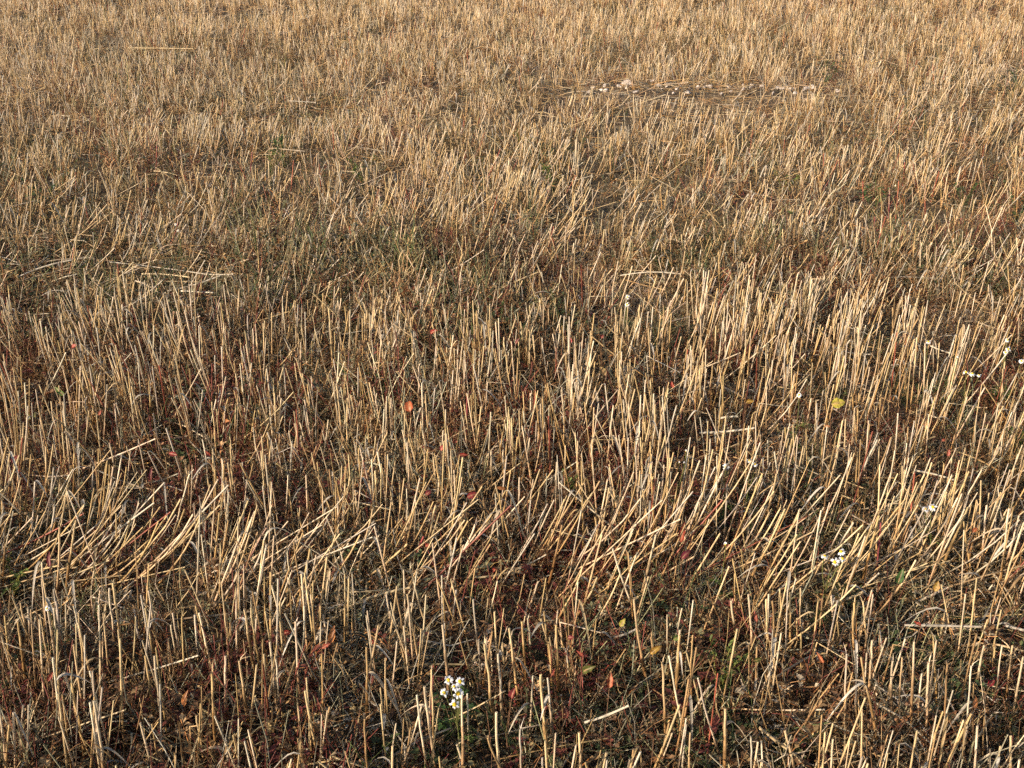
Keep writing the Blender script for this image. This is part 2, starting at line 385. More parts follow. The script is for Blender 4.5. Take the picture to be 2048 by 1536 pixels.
records = []
for (base, top, T, B) in picked:
    K = 12
    ci = rng.choice(len(STRAW), p=STRAW_P)
    hor = np.linalg.norm((top - base)[:2]); L = np.linalg.norm(top - base)
    lean = math.degrees(math.asin(min(1, hor / L))) * (1 if top[0] > base[0] else -1)
    sag = np.array([rng.uniform(.1, .5) if abs(lean) > 22 else rng.uniform(-.15, .25)])
    P = straw_paths(base[None], top[None], K, sag)
    wob = np.cumsum(rng.normal(0, .0007, (K, 2)), 0); P[0, :, :2] += wob - np.linspace(0, 1, K)[:, None] * (wob[-1] - wob[0]) - wob[0]
    r0 = rng.uniform(.0016, .0026)
    R = np.full((1, K), r0) * np.linspace(1.05, .95, K)[None]
    node = int(rng.integers(3, 8)); R[0, node] *= 1.25; R[0, :node] *= 1.08
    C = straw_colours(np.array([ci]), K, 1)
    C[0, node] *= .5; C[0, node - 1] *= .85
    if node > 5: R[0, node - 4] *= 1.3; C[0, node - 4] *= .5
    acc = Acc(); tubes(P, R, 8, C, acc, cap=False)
    # hollow cut end: a rim and a dark inside set a little down the culm
    u, v = frames(P); dd = unit(P[:, -1] - P[:, -2])[0]
    a = np.arange(8) * math.pi / 4
    ringv = np.cos(a)[:, None] * u[0] + np.sin(a)[:, None] * v[0]
    slant = (ringv @ np.array([rng.normal(), rng.normal(), 0])) * r0 * .6
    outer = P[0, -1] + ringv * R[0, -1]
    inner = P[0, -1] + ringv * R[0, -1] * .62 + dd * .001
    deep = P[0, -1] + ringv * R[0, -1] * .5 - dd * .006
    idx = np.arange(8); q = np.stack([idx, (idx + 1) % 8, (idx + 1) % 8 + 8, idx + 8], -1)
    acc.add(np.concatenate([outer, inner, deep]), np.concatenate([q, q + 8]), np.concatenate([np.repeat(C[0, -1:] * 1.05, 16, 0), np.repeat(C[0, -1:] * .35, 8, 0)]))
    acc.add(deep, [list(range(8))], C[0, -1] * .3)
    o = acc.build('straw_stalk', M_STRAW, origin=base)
    if rng.random() < .35:                                  # cut end split into slivers
        m_ = 3; az = rng.uniform(0, 6.28, m_); out = np.cos(az)[:, None] * u[0] + np.sin(az)[:, None] * v[0]
        b0 = P[0, -1] + out * r0 * .8 - dd * .004; ln = rng.uniform(.006, .018, m_)[:, None]
        Ps = np.stack([b0, b0 + (dd + out * .3) * ln * .6, b0 + (dd + out * rng.uniform(.3, 1.2)) * ln], 1)
        a4 = Acc(); ribbons(Ps, np.tile([r0 * .55, r0 * .4, .0002], (m_, 1)), np.tile(C[0, -1] * 1.05, (m_, 3, 1)), a4, fold=.4, wdir=np.repeat(np.cross(out, dd)[:, None], 3, 1))
        a4.build('split_tip', M_STRAW, o, origin=base)
    # the sheath wrapped round the lower culm, and on some a dead blade curling off it
    ns = min(K - 3, node + int(rng.integers(1, 4)))
    if rng.random() < .75:
        a2 = Acc(); Ps = P[:, :ns]
        tubes(Ps, R[:, :ns] * 1.22, 7, C[:, :ns] * np.array([.98, .9, .8]) * rng.uniform(.8, 1.15), a2, cap=False)
        a2.build('leaf_sheath', M_DRYLEAF, o, origin=base)
    has_leaf = rng.random() < .33
    if has_leaf:
        for _ in range(1 if rng.random() < .75 else 2):
            s0 = P[0, min(ns, K - 1)]
            az = rng.uniform(0, 2 * math.pi); ln = rng.uniform(.05, .12)
            Lp = leaf_path(s0, az, ln, rng.uniform(.5, 1.1), rng.uniform(.9, 1.9), 9)
            W = rng.uniform(.0022, .0042) * np.sin(np.linspace(.5, 3.0, 9))
            gc = np.array([.46, .41, .33]) * rng.uniform(.8, 1.2) if rng.random() < .6 else STRAW[0] * rng.uniform(.8, 1.1)
            a3 = Acc(); ribbons(Lp[None], W[None], np.repeat(gc[None, None], 9, 1), a3, fold=.5)
            a3.build('leaf_blade', M_DRYLEAF, o, origin=base)
    hw = 'short' if top[2] < .15 else ('tall' if top[2] > .26 else '')
    lw = 'upright' if abs(lean) < 8 else (('tilting ' if abs(lean) < 20 else ('leaning ' if abs(lean) < 42 else 'sprawling ')) + ('right' if lean > 0 else 'left'))
    records.append([o, f"{hw} {STRAW_NAME[ci]} straw stalk {lw}{' with curled leaf' if has_leaf else ''}".strip(), place_words(T), T])
by = {}
for r in records: by.setdefault((r[1], r[2]), []).append(r)
for (look, place), rs in by.items():
    rs.sort(key=lambda r: r[3][0])
    for i, r in enumerate(rs):
        extra = '' if len(rs) == 1 else (', leftmost' if i == 0 else (', rightmost' if i == len(rs) - 1 else f', {ORD[i]} from left'))
        tag(r[0], f'{look}, {place}{extra}', 'straw stalk', 'cut straw stalks of the stubble')

# ------------------------------------------------------------------ the rest of the stubble, in drill rows
CLEAR = [(818, 812, 20, 190), (868, 663, 14, 120), (1677, 806, 20, 190), (345, 908, 16, 170), (415, 907, 12, 170), (945, 990, 16, 200), (1365, 1075, 16, 230), (665, 1268, 16, 230), (575, 1265, 12, 200), (370, 1397, 14, 140),
         (1177, 1338, 22, 200), (1312, 1299, 18, 220), (1220, 1360, 12, 170), (1026, 1386, 14, 150), (1801, 1152, 14, 220), (1873, 1172, 14, 220), (1950, 1405, 12, 130), (905, 1385, 30, 150), (1668, 1115, 28, 230), (1452, 934, 16, 200),
         (1506, 925, 16, 200), (1945, 746, 24, 150), (2015, 695, 14, 150), (1857, 683, 10, 140), (1598, 790, 10, 160), (1255, 602, 10, 120), (1365, 915, 14, 170), (505, 330, 10, 70), (583, 355, 18, 70), (312, 305, 8, 70), (1790, 400, 40, 90),
         (1850, 395, 10, 80), (1795, 265, 10, 50), (935, 850, 8, 160), (98, 1118, 12, 200), (1500, 803, 12, 150), (1205, 742, 14, 140), (100, 780, 20, 150), (925, 910, 14, 170), (1500, 190, 180, 22)]
def scatter(y0, y1, per_m2, margin, slope=.5):
    w = slope * y1 + margin
    n = int(per_m2 * 2 * w * (y1 - y0))
    x, y = rng.uniform(-w, w, n), rng.uniform(y0, y1, n)
    k = np.abs(x) < slope * y + margin
    return x[k], y[k]
def stubble_points(y0, y1, per_m2, margin):
    x, y = scatter(y0, y1, per_m2 * 2.3 / 3.2, margin)
    row = .125
    yy = y - .05 * x                                       # rows run across the view, slightly skew
    y = np.round(yy / row) * row + rng.normal(0, .022, len(y)) + .05 * x
    px, py = to_px(np.stack([x, y, np.zeros_like(x)], -1))
    k = rng.random(len(x)) < np.clip(density_of(px, py, x, y), 0, 2.4) / 2.4
    x, y = x[k], y[k]
    m = rng.integers(1, 7, len(x))                         # tillers of one plant
    x, y = np.repeat(x, m) + rng.normal(0, .012, m.sum()), np.repeat(y, m) + rng.normal(0, .012, m.sum())
    return x, y
def stubble_zone(acc, leafacc, y0, y1, per_m2, margin, S, K, leaf_p, rmul=1.0):
    x, y = stubble_points(y0, y1, per_m2, margin)
    px, py = to_px(np.stack([x, y, np.zeros_like(x)], -1))
    if y0 < 3:                                             # stand back where stalks already grow
        pb = np.array([r[0] for r in picked])
        dmin = np.full(len(x), 9.)
        for b in pb:
            dmin = np.minimum(dmin, np.hypot(x - b[0], y - b[1]))
        k = (rng.random(len(x)) < .8) & (dmin > .012)
        k &= ~((px > 0) & (px < 2048) & (py > 950) & (rng.random(len(x)) < .2))
        x, y, px, py = x[k], y[k], px[k], py[k]
    for (fx, fy, fr, reach) in CLEAR:                      # nothing grows right in front of the plants that show
        k = (np.abs(px - fx) < fr) & (py > fy + 10) & (py < fy + reach) & (rng.random(len(x)) < .85)
        x, y, px, py = x[~k], y[~k], px[~k], py[~k]
    n = len(x)
    m, s = lean_of(px, py)
    band = bump(py, 1185, 72)
    m = m * (1 + .9 * (noise(x, y, 4.5, 41) - .5)) + 10 * (noise(x, y, 1.5, 42) - .5)
    a = np.radians(np.clip(m + s * rng.normal(0, 1, n), -50, 76))
    b = np.radians(rng.normal(0, 5, n) + 14 * (noise(x, y, 2.2, 43) - .5) + .18 * np.degrees(a))
    bad = rng.random(n) < .05
    a = np.where(bad, np.radians(rng.uniform(-65, 75, n)), a)
    h = (.185 + .008 * np.clip((py - 620) / 200, 0, 1) + .02 * np.clip((py - 1000) / 100, 0, 1) + .035 * band) * (.78 + .44 * noise(x, y, 1.7, 44)) * rng.normal(1, .16, n).clip(.45, 1.45)
    h = h * np.where(py < 330, .80, np.where(py < 640, .92, 1.0))
    L = np.minimum(h / np.maximum(np.cos(a), .3) ** .75, .42)
    base = np.stack([x, y, height(x, y) - .008], -1)
    d = unit(np.stack([np.tan(a), np.tan(b), np.ones(n)], -1))
    top = base + d * L[:, None]
    sag = np.where(np.abs(a) > .35, np.where(rng.random(n) < .3, 0, rng.uniform(.05, .5, n)), rng.uniform(-.15, .2, n))
    P = straw_paths(base, top, K, sag)
    if K > 3:
        kn = rng.random(n) < .06                           # broken over at a joint
        dirk = np.stack([rng.normal(.5, 1, n), rng.normal(0, .6, n), -rng.uniform(.1, .9, n)], -1)
        half = np.linalg.norm(top - base, axis=1) / (K - 1)
        for q in range(K - 2, K):
            P[kn, q] = P[kn, q - 1] + unit(dirk[kn]) * half[kn, None]
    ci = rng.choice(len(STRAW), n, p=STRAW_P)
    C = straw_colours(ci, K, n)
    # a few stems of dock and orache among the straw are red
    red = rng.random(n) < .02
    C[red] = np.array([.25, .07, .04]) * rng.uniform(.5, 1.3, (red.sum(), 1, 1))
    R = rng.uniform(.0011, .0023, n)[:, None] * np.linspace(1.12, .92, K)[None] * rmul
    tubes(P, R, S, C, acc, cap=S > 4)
    if leaf_p:
        k = np.where(rng.random(n) < leaf_p)[0]
        m_ = len(k); KL = 6
        t = np.linspace(0, 1, KL)
        st = P[k, rng.integers(1, K, m_)]
        az = rng.uniform(0, 2 * math.pi, m_); ln = rng.uniform(.035, .11, m_)
        hvec = np.stack([np.cos(az), np.sin(az), 0 * az], -1)
        rise, droop = rng.uniform(.3, 1.1, m_), rng.uniform(.8, 2.0, m_)
        LP = st[:, None] + (ln[:, None] * (t * .8 - .1 * np.sin(3 * t)))[..., None] * hvec[:, None]
        LP[..., 2] += ln[:, None] * (rise[:, None] * t - droop[:, None] * t ** 2)
        LP[..., 2] = np.maximum(LP[..., 2], height(LP[..., 0], LP[..., 1]) + .004)
        W = rng.uniform(.0016, .0036, m_)[:, None] * np.sin(np.linspace(.5, 3.0, KL))[None] * rmul
        cl = np.where((rng.random(m_) < .45)[:, None], np.array([[.42, .37, .29]]), STRAW[rng.choice(len(STRAW), m_)]) * rng.uniform(.65, 1.1, (m_, 1))
        ribbons(LP, W, np.repeat(cl[:, None], KL, 1), leafacc, fold=.5)
    return n
st_acc, lf_acc = Acc(), Acc()
cnt = [stubble_zone(st_acc, lf_acc, .95, 4.6, 540, .9, 5, 6, .36),
       stubble_zone(st_acc, lf_acc, 4.6, 8.5, 360, .9, 4, 4, .35, 1.0),
       stubble_zone(st_acc, lf_acc, 8.5, 14.5, 320, 1.0, 3, 3, .2, 1.08),
       stubble_zone(st_acc, lf_acc, 14.5, 26., 130, 1.5, 3, 2, 0, 1.7)]
print('stubble', cnt)
tag(st_acc.build('stubble', M_STRAW), 'dense pale straw stubble standing in drill rows across the field', kind='stuff')
tag(lf_acc.build('dry_straw_leaves', M_DRYLEAF), 'dry curled straw leaves hanging between the stubble stalks', kind='stuff')

# ------------------------------------------------------------------ loose straw on the ground
def litter(acc, y0, y1, per_m2, margin, S, K):
    x, y = scatter(y0, y1, per_m2, margin)
    px, py = to_px(np.stack([x, y, np.zeros_like(x)], -1))
    w = .35 + .75 * noise(x, y, 2.1, 61) + 3.5 * bump(py, 560, 55) * (px < 560) + .7 * bump(py, 215, 45) + .6 * bump(py, 1195, 40) + .9 * bump(py, 255, 30) * (px > 1750)
    k = rng.random(len(x)) < w / 2.5
    x, y = x[k], y[k]; n = len(x)
    L = rng.gamma(2.2, .055, n).clip(.03, .34)
    az = np.where(rng.random(n) < .5, rng.normal(.15, .45, n), rng.uniform(0, math.pi, n))
    el = rng.normal(.03, .16, n)
    z = height(x, y) + rng.uniform(.004, .07, n) + .035 * bump(py[k], 565, 55) * (px[k] < 560)
    d = np.stack([np.cos(az) * np.cos(el), np.sin(az) * np.cos(el), np.sin(el)], -1)
    c = np.stack([x, y, z], -1)
    P = straw_paths(c - d * L[:, None] / 2, c + d * L[:, None] / 2, K, rng.normal(0, .25, n))
    P[..., 2] = np.maximum(P[..., 2], height(P[..., 0], P[..., 1]) + .003)
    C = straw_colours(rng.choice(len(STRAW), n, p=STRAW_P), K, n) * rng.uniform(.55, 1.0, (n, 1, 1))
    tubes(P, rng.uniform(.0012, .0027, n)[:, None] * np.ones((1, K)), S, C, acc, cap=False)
    return n
ac = Acc()
print('litter', litter(ac, 1., 4.0, 620, .8, 4, 4), litter(ac, 4.0, 14, 400, .8, 3, 3))
tag(ac.build('straw_litter', M_STRAW), 'broken straw littering the ground under the stubble', kind='stuff')

# ------------------------------------------------------------------ low weeds between the stalks
def sprig_twig(seed, nb=6, H=.12, pods=5):
    r = np.random.default_rng(seed); a = Acc()
    tip = np.array([r.normal(0, .03), r.normal(0, .03), H * r.uniform(.8, 1.2)])
    K = 4; t = np.linspace(0, 1, K)[:, None]
    stem = tip * t + np.array([.02, .01, 0]) * np.sin(t * 3) * r.normal(0, 1)
    paths, rad = [stem], [.0011]
    for _ in range(nb):
        s = stem[0] * (1 - (q := r.uniform(.2, .95))) + tip * q
        az = r.uniform(0, 6.28); ln = r.uniform(.025, .06)
        e = s + np.array([math.cos(az) * ln, math.sin(az) * ln, r.uniform(.0, .05)])
        paths.append(s * (1 - t) + e * t + np.array([0, 0, 1.]) * .008 * np.sin(t * 3.1)); rad.append(.0007)
    P = np.stack(paths); R = np.array(rad)[:, None] * np.linspace(1.1, .7, K)[None]
    C = np.tile(np.array([.9, .62, .5]), (len(P), K, 1)) * r.uniform(.7, 1.2, (len(P), 1, 1))
    tubes(P, R, 3, C, a, cap=False)
    Q, W, CC = [], [], []
    for p in P[1:]:
        for _ in range(pods):
            c = p[0] + (p[-1] - p[0]) * r.uniform(.25, 1.05) + r.normal(0, .0025, 3)
            d = unit(r.normal(0, 1, 3) + np.array([0, 0, .6])) * r.uniform(.003, .0065)
            Q.append(np.stack([c - d * .2, c + d * .4, c + d])); w = r.uniform(.0012, .0026); W.append([w * .3, w, w * .15])
            CC.append(np.tile(np.array([1.15, 1.0, .95]) * r.uniform(.55, 1.5), (3, 1)))
    ribbons(np.array(Q), np.array(W), np.array(CC), a, fold=.4)
    return a
def sprig_leafy(seed, nb=4, L=.12, leaves=9, lw=.0032, ll=.010):
    r = np.random.default_rng(seed); a = Acc()
    K = 4; t = np.linspace(0, 1, K)[:, None]; paths = []
    for _ in range(nb):
        az = r.uniform(0, 6.28); e = np.array([math.cos(az) * L * r.uniform(.3, .8), math.sin(az) * L * r.uniform(.3, .8), L * r.uniform(.3, .95)])
        paths.append(e * t + np.array([0, 0, .025]) * np.sin(t * 3.1))
    P = np.stack(paths)
    tubes(P, np.full((nb, K), .0009), 3, np.tile(np.array([1.1, .75, .5]), (nb, K, 1)), a, cap=False)
    Q, W, CC = [], [], []
    for p in P:
        for _ in range(leaves):
            q = r.uniform(.15, 1) * (K - 1); i0 = min(int(q), K - 2)
            c = p[i0] + (p[i0 + 1] - p[i0]) * (q - i0)
            az = r.uniform(0, 6.28); d = unit(np.array([math.cos(az), math.sin(az), r.uniform(-.2, .8)])) * ll * r.uniform(.6, 1.3)
            Q.append(np.stack([c, c + d * .5 + [0, 0, .001], c + d])); w = lw * r.uniform(.7, 1.2); W.append([w * .25, w, w * .1])
            CC.append(np.tile(np.array([1, 1, 1.]) * r.uniform(.6, 1.4), (3, 1)))
    ribbons(np.array(Q), np.array(W), np.array(CC), a, fold=.25)
    return a
def sprig_grass(seed, nb=9, L=.12):
    r = np.random.default_rng(seed); a = Acc(); K = 5; t = np.linspace(0, 1, K)
    az = r.uniform(0, 6.28, nb); ln = L * r.uniform(.5, 1.2, nb); h = np.stack([np.cos(az), np.sin(az), 0 * az], -1)
    P = r.normal(0, .006, (nb, 1, 3)) * [1, 1, 0] + (ln[:, None] * (.15 * t + .5 * t ** 2))[..., None] * h[:, None]
    P[..., 2] += ln[:, None] * (1.1 * t - r.uniform(.2, .6, nb)[:, None] * t ** 2)
    ribbons(P, np.tile(np.array([.0010, .0013, .0012, .0008, .0002]), (nb, 1)), np.tile(r.uniform(.7, 1.3, (nb, 1, 1)), (1, K, 3)), a, fold=.3)
    return a
BROWN, MAROON, OLIVE, GREEN, GREY, TAN = (np.array(c) for c in ([.175, .098, .047], [.155, .046, .033], [.195, .172, .09], [.07, .088, .032], [.29, .26, .185], [.36, .235, .11]))
def weed_tint(px, py, x, y):
    n = len(px)
    w = np.stack([1.1 + 0 * px,
                  .25 + .9 * bump(px, 200, 500) * bump(py, 1150, 420) + .5 * bump(px, 900, 350) * bump(py, 1100, 200),
                  .45 + 1.0 * bump(py, 470, 150),
                  .22 + .5 * bump(py, 1480, 160) + .55 * bump(py, 430, 130) * bump(px, 800, 600) + .4 * (py < 330),
                  .35 + .9 * bump(py, 520, 160),
                  .35 + 1.2 * (py < 300)], -1)
    w *= .2 + 1.6 * np.stack([noise(x, y, 2.7, 70 + i) ** 2 for i in range(6)], -1)
    cum = np.cumsum(w, 1); u = rng.random(n) * cum[:, -1]
    k = (u[:, None] > cum).sum(1).clip(0, 5)
    return np.stack([BROWN, MAROON, OLIVE, GREEN, GREY, TAN])[k] * rng.uniform(.6, 1.45, (n, 1)), k

def sprig_chaff(seed, nb=10):
    r = np.random.default_rng(seed); a = Acc(); K = 3; t = np.linspace(-.5, .5, K)
    az = r.uniform(0, 6.28, nb); el = r.normal(.05, .3, nb); ln = r.gamma(2., .02, nb).clip(.012, .09)
    d = np.stack([np.cos(az) * np.cos(el), np.sin(az) * np.cos(el), np.sin(el)], -1) * ln[:, None]
    c = np.stack([r.normal(0, .04, nb), r.normal(0, .04, nb), r.uniform(.006, .06, nb)], -1)
    P = c[:, None] + d[:, None] * t[None, :, None] + np.array([0, 0, 1.]) * (.03 * r.normal(0, 1, (nb, 1)) * (t ** 2)[None])[..., None]
    h = nb // 2
    tubes(P[:h], np.full((h, K), .0011) * r.uniform(.7, 1.6, (h, 1)), 3, np.ones((h, K, 3)) * r.uniform(.5, 1.3, (h, 1, 1)), a, cap=False)
    ribbons(P[h:], np.tile([.0008, .0018, .0006], (nb - h, 1)), np.ones((nb - h, K, 3)) * r.uniform(.5, 1.3, (nb - h, 1, 1)), a, fold=.4)
    return a

def sprig_wires(seed, nb=4):
    r = np.random.default_rng(seed); a = Acc(); K = 4; t = np.linspace(0, 1, K)
    tip = np.stack([r.normal(0, .05, nb), r.normal(0, .05, nb), r.uniform(.09, .2, nb)], -1)
    P = r.normal(0, .02, (nb, 1, 3)) * [1, 1, 0] + tip[:, None] * t[None, :, None] + (r.normal(0, .012, (nb, 1, 3)) * [1, 1, 0]) * np.sin(t * 3.1)[None, :, None]
    tubes(P, np.full((nb, K), .0008) * r.uniform(.7, 1.5, (nb, 1)), 3, np.ones((nb, K, 3)) * r.uniform(.7, 1.5, (nb, 1, 1)), a, cap=False)
    return a
def clump(kind, seed, lod):
    """a hand-wide patch of mixed weeds; each sprig has its own colour"""
    r = np.random.default_rng(seed); a = Acc()
    mix = {'brown': ((BROWN, .45), (TAN, .2), (MAROON, .12), (GREY, .15), (OLIVE, .08)), 'maroon': ((MAROON, .55), (BROWN, .27), (TAN, .1), (GREY, .08)), 'olive': ((OLIVE, .4), (GREY, .3), (TAN, .15), (GREEN, .15)),
           'green': ((GREEN, .5), (OLIVE, .25), (BROWN, .25)), 'straw': ((STRAW[0], .3), (STRAW[3], .3), (TAN, .3), (GREY, .1))}[kind]
    fams = {'brown': (.22, .18, .24, .18, .18), 'maroon': (.26, .34, .10, .12, .18), 'olive': (.22, .28, .22, .20, .08), 'green': (.12, .58, .14, .10, .06), 'straw': (.06, .03, .25, .58, .08)}[kind]
    for q in range(90 if not lod else 72):
        f = r.choice(5, p=fams); sd = int(r.integers(0, 1 << 30))
        p = [lambda: sprig_twig(sd, 5, .10, 3) if not lod else sprig_twig(sd, 4, .10, 2), lambda: sprig_leafy(sd, 3, .11, 7, .0045, .014) if not lod else sprig_leafy(sd, 2, .11, 5, .004, .014),
             lambda: sprig_grass(sd, 6 if not lod else 4), lambda: sprig_chaff(sd, 10 if not lod else 6), lambda: sprig_wires(sd)][f]()
        c = mix[r.choice(len(mix), p=[w for _, w in mix])][0]
        if f == 1 and c is GREY: c = BROWN if kind != 'olive' else OLIVE
        if f == 3: c = STRAW[r.integers(0, len(STRAW))] * r.uniform(.5, .95)
        if f == 2: c = (STRAW[1] * .8 if r.random() < .45 else TAN if r.random() < .6 else OLIVE)
        c = c * r.uniform(.6, 1.45)
        az = r.uniform(0, 6.283); cs, sn = math.cos(az), math.sin(az); sc_ = r.uniform(.6, 1.25); off = r.uniform(-.2, .2, 2) if not lod else r.uniform(-.3, .3, 2)
        for V, C, Lp, T in zip(p.V, p.C, p.L, p.T):
            pass
        V, C = np.concatenate(p.V), np.concatenate(p.C)
        W = np.stack([V[:, 0] * cs - V[:, 1] * sn, V[:, 0] * sn + V[:, 1] * cs, V[:, 2]], -1) * sc_ + [off[0], off[1], 0]
        for Lp, T in zip(p.L, p.T):
            a.L.append(Lp + a.n); a.T.append(T)
        a.V.append(W.astype(np.float32)); a.C.append((C * c).astype(np.float32)); a.n += len(V)
    return a
TYPES = ('brown', 'maroon', 'olive', 'green', 'straw'); VAR = 3
kinds_of_sprig = bpy.data.collections.new('weed_clumps')
for lod in (0, 1):
    for ti_, ty in enumerate(TYPES):
        for v_ in range(VAR):
            o = bpy.data.objects.new('weed_clump_%02d' % (lod * 15 + ti_ * VAR + v_), clump(ty, 1000 + lod * 100 + ti_ * 10 + v_, lod).mesh('weed_clump', M_WEEDS, smooth=False))
            kinds_of_sprig.objects.link(o)
def sow(y0, y1, step, margin, lod):
    gy_ = np.arange(y0, y1, step); w_ = .5 * y1 + margin; gx_ = np.arange(-w_, w_, step)
    x, y = (a.ravel() for a in np.meshgrid(gx_, gy_))
    x = x + rng.uniform(-.45, .45, len(x)) * step; y = y + rng.uniform(-.45, .45, len(x)) * step
    px, py = to_px(np.stack([x, y, np.zeros_like(x)], -1))
    k = (np.abs(x) < .5 * y + margin) & (rng.random(len(x)) > .04)
    furrow = bump(py, 205, 32) * (px > 1080) * (px < 1700)
    x, y, px, py, furrow = x[k], y[k], px[k], py[k], furrow[k]; n = len(x)
    w = np.stack([.25 + .85 * np.clip((py - 560) / 120, 0, 1), .12 + 1.3 * bump(px, 200, 700) * bump(py, 1130, 400) * np.clip((py - 600) / 120, 0.03, 1) + .8 * bump(px, 950, 450) * bump(py, 1130, 220) + .3 * bump(py, 1300, 300),
                  .30 + 1.2 * np.clip((660 - py) / 150, 0, 1) + 1.2 * bump(py, 480, 140), .16 + .5 * bump(py, 1480, 170) + .5 * bump(py, 400, 130) * bump(px, 800, 600), .45 + 1.6 * np.clip((420 - py) / 200, 0, 1)], -1)
    w *= .25 + 1.6 * np.stack([noise(x, y, 2.7, 70 + i) ** 2 for i in range(5)], -1)
    cum = np.cumsum(w, 1); u = rng.random(n) * cum[:, -1]
    k = (u[:, None] > cum).sum(1).clip(0, 4)
    k = np.where(furrow > .3, 4, k)
    pick = lod * 15 + k * VAR + rng.integers(0, VAR, n)
    tint = rng.uniform(.75, 1.25, (n, 1)) * (1 + .12 * (rng.random((n, 3)) - .5))
    scl = (1 - .5 * furrow) * (1 + .3 * bump(py, 480, 150)) * (.58 + .5 * noise(x, y, 2.2, 78)) * rng.uniform(.85, 1.15, n)
    rot = np.stack([rng.normal(0, .05, n), rng.normal(0, .05, n), rng.uniform(0, 6.283, n)], -1)
    return np.stack([x, y, height(x, y) - .004], -1), rot, scl, tint, pick
parts = [sow(.95, 4.4, .185, .5, 0), sow(4.4, 9, .27, .5, 1), sow(9, 15, .33, .5, 1)]
pos, rot, scl, tint, pick = (np.concatenate(a) for a in zip(*parts))
me = bpy.data.meshes.new('low_weeds'); n = len(pos)
me.vertices.add(n); me.vertices.foreach_set('co', pos.astype(np.float32).ravel())
for nm, ty, key, arr in (('rot', 'FLOAT_VECTOR', 'vector', rot), ('scl', 'FLOAT', 'value', scl), ('pick', 'INT', 'value', pick), ('tint', 'FLOAT_COLOR', 'color', np.concatenate([tint, np.ones((n, 1))], 1))):
    me.attributes.new(nm, ty, 'POINT').data.foreach_set(key, arr.ravel().astype(np.int32 if ty == 'INT' else np.float32))
weeds_o = bpy.data.objects.new('low_weeds', me); COL.objects.link(weeds_o)
tag(weeds_o, 'low brown and dull green weeds filling the gaps between stalks', kind='stuff')
ng = bpy.data.node_groups.new('sow_weeds', 'GeometryNodeTree')
ng.interface.new_socket('Geometry', in_out='INPUT', socket_type='NodeSocketGeometry')
ng.interface.new_socket('Geometry', in_out='OUTPUT', socket_type='NodeSocketGeometry')
N, L = ng.nodes, ng.links
gi, go = N.new('NodeGroupInput'), N.new('NodeGroupOutput')
iop = N.new('GeometryNodeInstanceOnPoints'); iop.inputs['Pick Instance'].default_value = True
ci_ = N.new('GeometryNodeCollectionInfo'); ci_.inputs['Collection'].default_value = kinds_of_sprig
ci_.inputs['Separate Children'].default_value = True; ci_.inputs['Reset Children'].default_value = True
def named(nm, ty):
    a = N.new('GeometryNodeInputNamedAttribute'); a.data_type = ty; a.inputs['Name'].default_value = nm
    return a.outputs['Attribute']
er = N.new('FunctionNodeEulerToRotation')
L.new(named('rot', 'FLOAT_VECTOR'), er.inputs[0]); L.new(er.outputs[0], iop.inputs['Rotation'])
L.new(named('scl', 'FLOAT'), iop.inputs['Scale']); L.new(named('pick', 'INT'), iop.inputs['Instance Index'])
L.new(gi.outputs[0], iop.inputs['Points']); L.new(ci_.outputs[0], iop.inputs['Instance']); L.new(iop.outputs[0], go.inputs[0])
weeds_o.modifiers.new('sow', 'NODES').node_group = ng
print('weeds', n)

# ------------------------------------------------------------------ labels that stay apart
def settle(records, cat, group):
    by = {}
    for r in records: by.setdefault((r[1], r[2]), []).append(r)
    for (look, place), rs in by.items():
        rs.sort(key=lambda r: r[3][0])
        for i, r in enumerate(rs):
            extra = '' if len(rs) == 1 else (', leftmost' if i == 0 else (', rightmost' if i == len(rs) - 1 else f', {ORD[i]} from left'))
            tag(r[0], f'{look}, {place}{extra}', cat, group)
def where(p):
    col = ['far left', 'left', 'left of centre', 'centre', 'right of centre', 'right', 'far right'][int(min(6, max(0, p[0] // 293)))]
    row = [(160, 'near the top'), (320, 'in the upper part'), (480, 'in the upper half'), (640, 'above middle'), (800, 'at mid height'), (960, 'below middle'), (1100, 'in the lower half'), (1250, 'in the lower part'), (9999, 'near the bottom')]
    return next(w for q, w in row if p[1] < q) + ', ' + col

# ------------------------------------------------------------------ straws lying across the stubble
LYING = {(0, 500): [(640,70,1100,125),(1100,125,1365,140),(910,185,1190,190),(1060,240,1250,250),(790,180,930,250),(0,40,210,130),(980,240,1290,150),(630,370,860,270),(830,140,1110,160),(250,265,370,240),(100,160,420,60)],
         (680, 1011): [(1690,1170,1430,1270),(1740,720,1600,770),(410,480,0,620),(1780,520,1620,580),(1060,360,800,420)],
         (1348, 1011): [(500,1300,800,1520),(1605,480,1430,560),(1350,700,1800,710),(1930,700,2048,730),(830,800,760,870),(1120,500,900,570)],
         (1348, 500): [(925,565,1160,610),(625,450,380,560),(1410,1290,1650,1350),(265,985,375,975),(150,1070,480,1040),(180,770,400,860),(1500,560,1640,610)],
         (680, 500): [(930,230,1160,130),(1990,140,1640,150),(1510,1405,1610,1408)],
         (680, 0): [(1580,545,1695,555),(650,1255,770,1130),(1370,650,1415,695),(1150,660,1230,670)], (1348, 0): [(285,655,460,665)], (0, 0): [(750,280,1130,285),(900,1000,1050,1030),(1690,590,1850,600)]}
recs = []
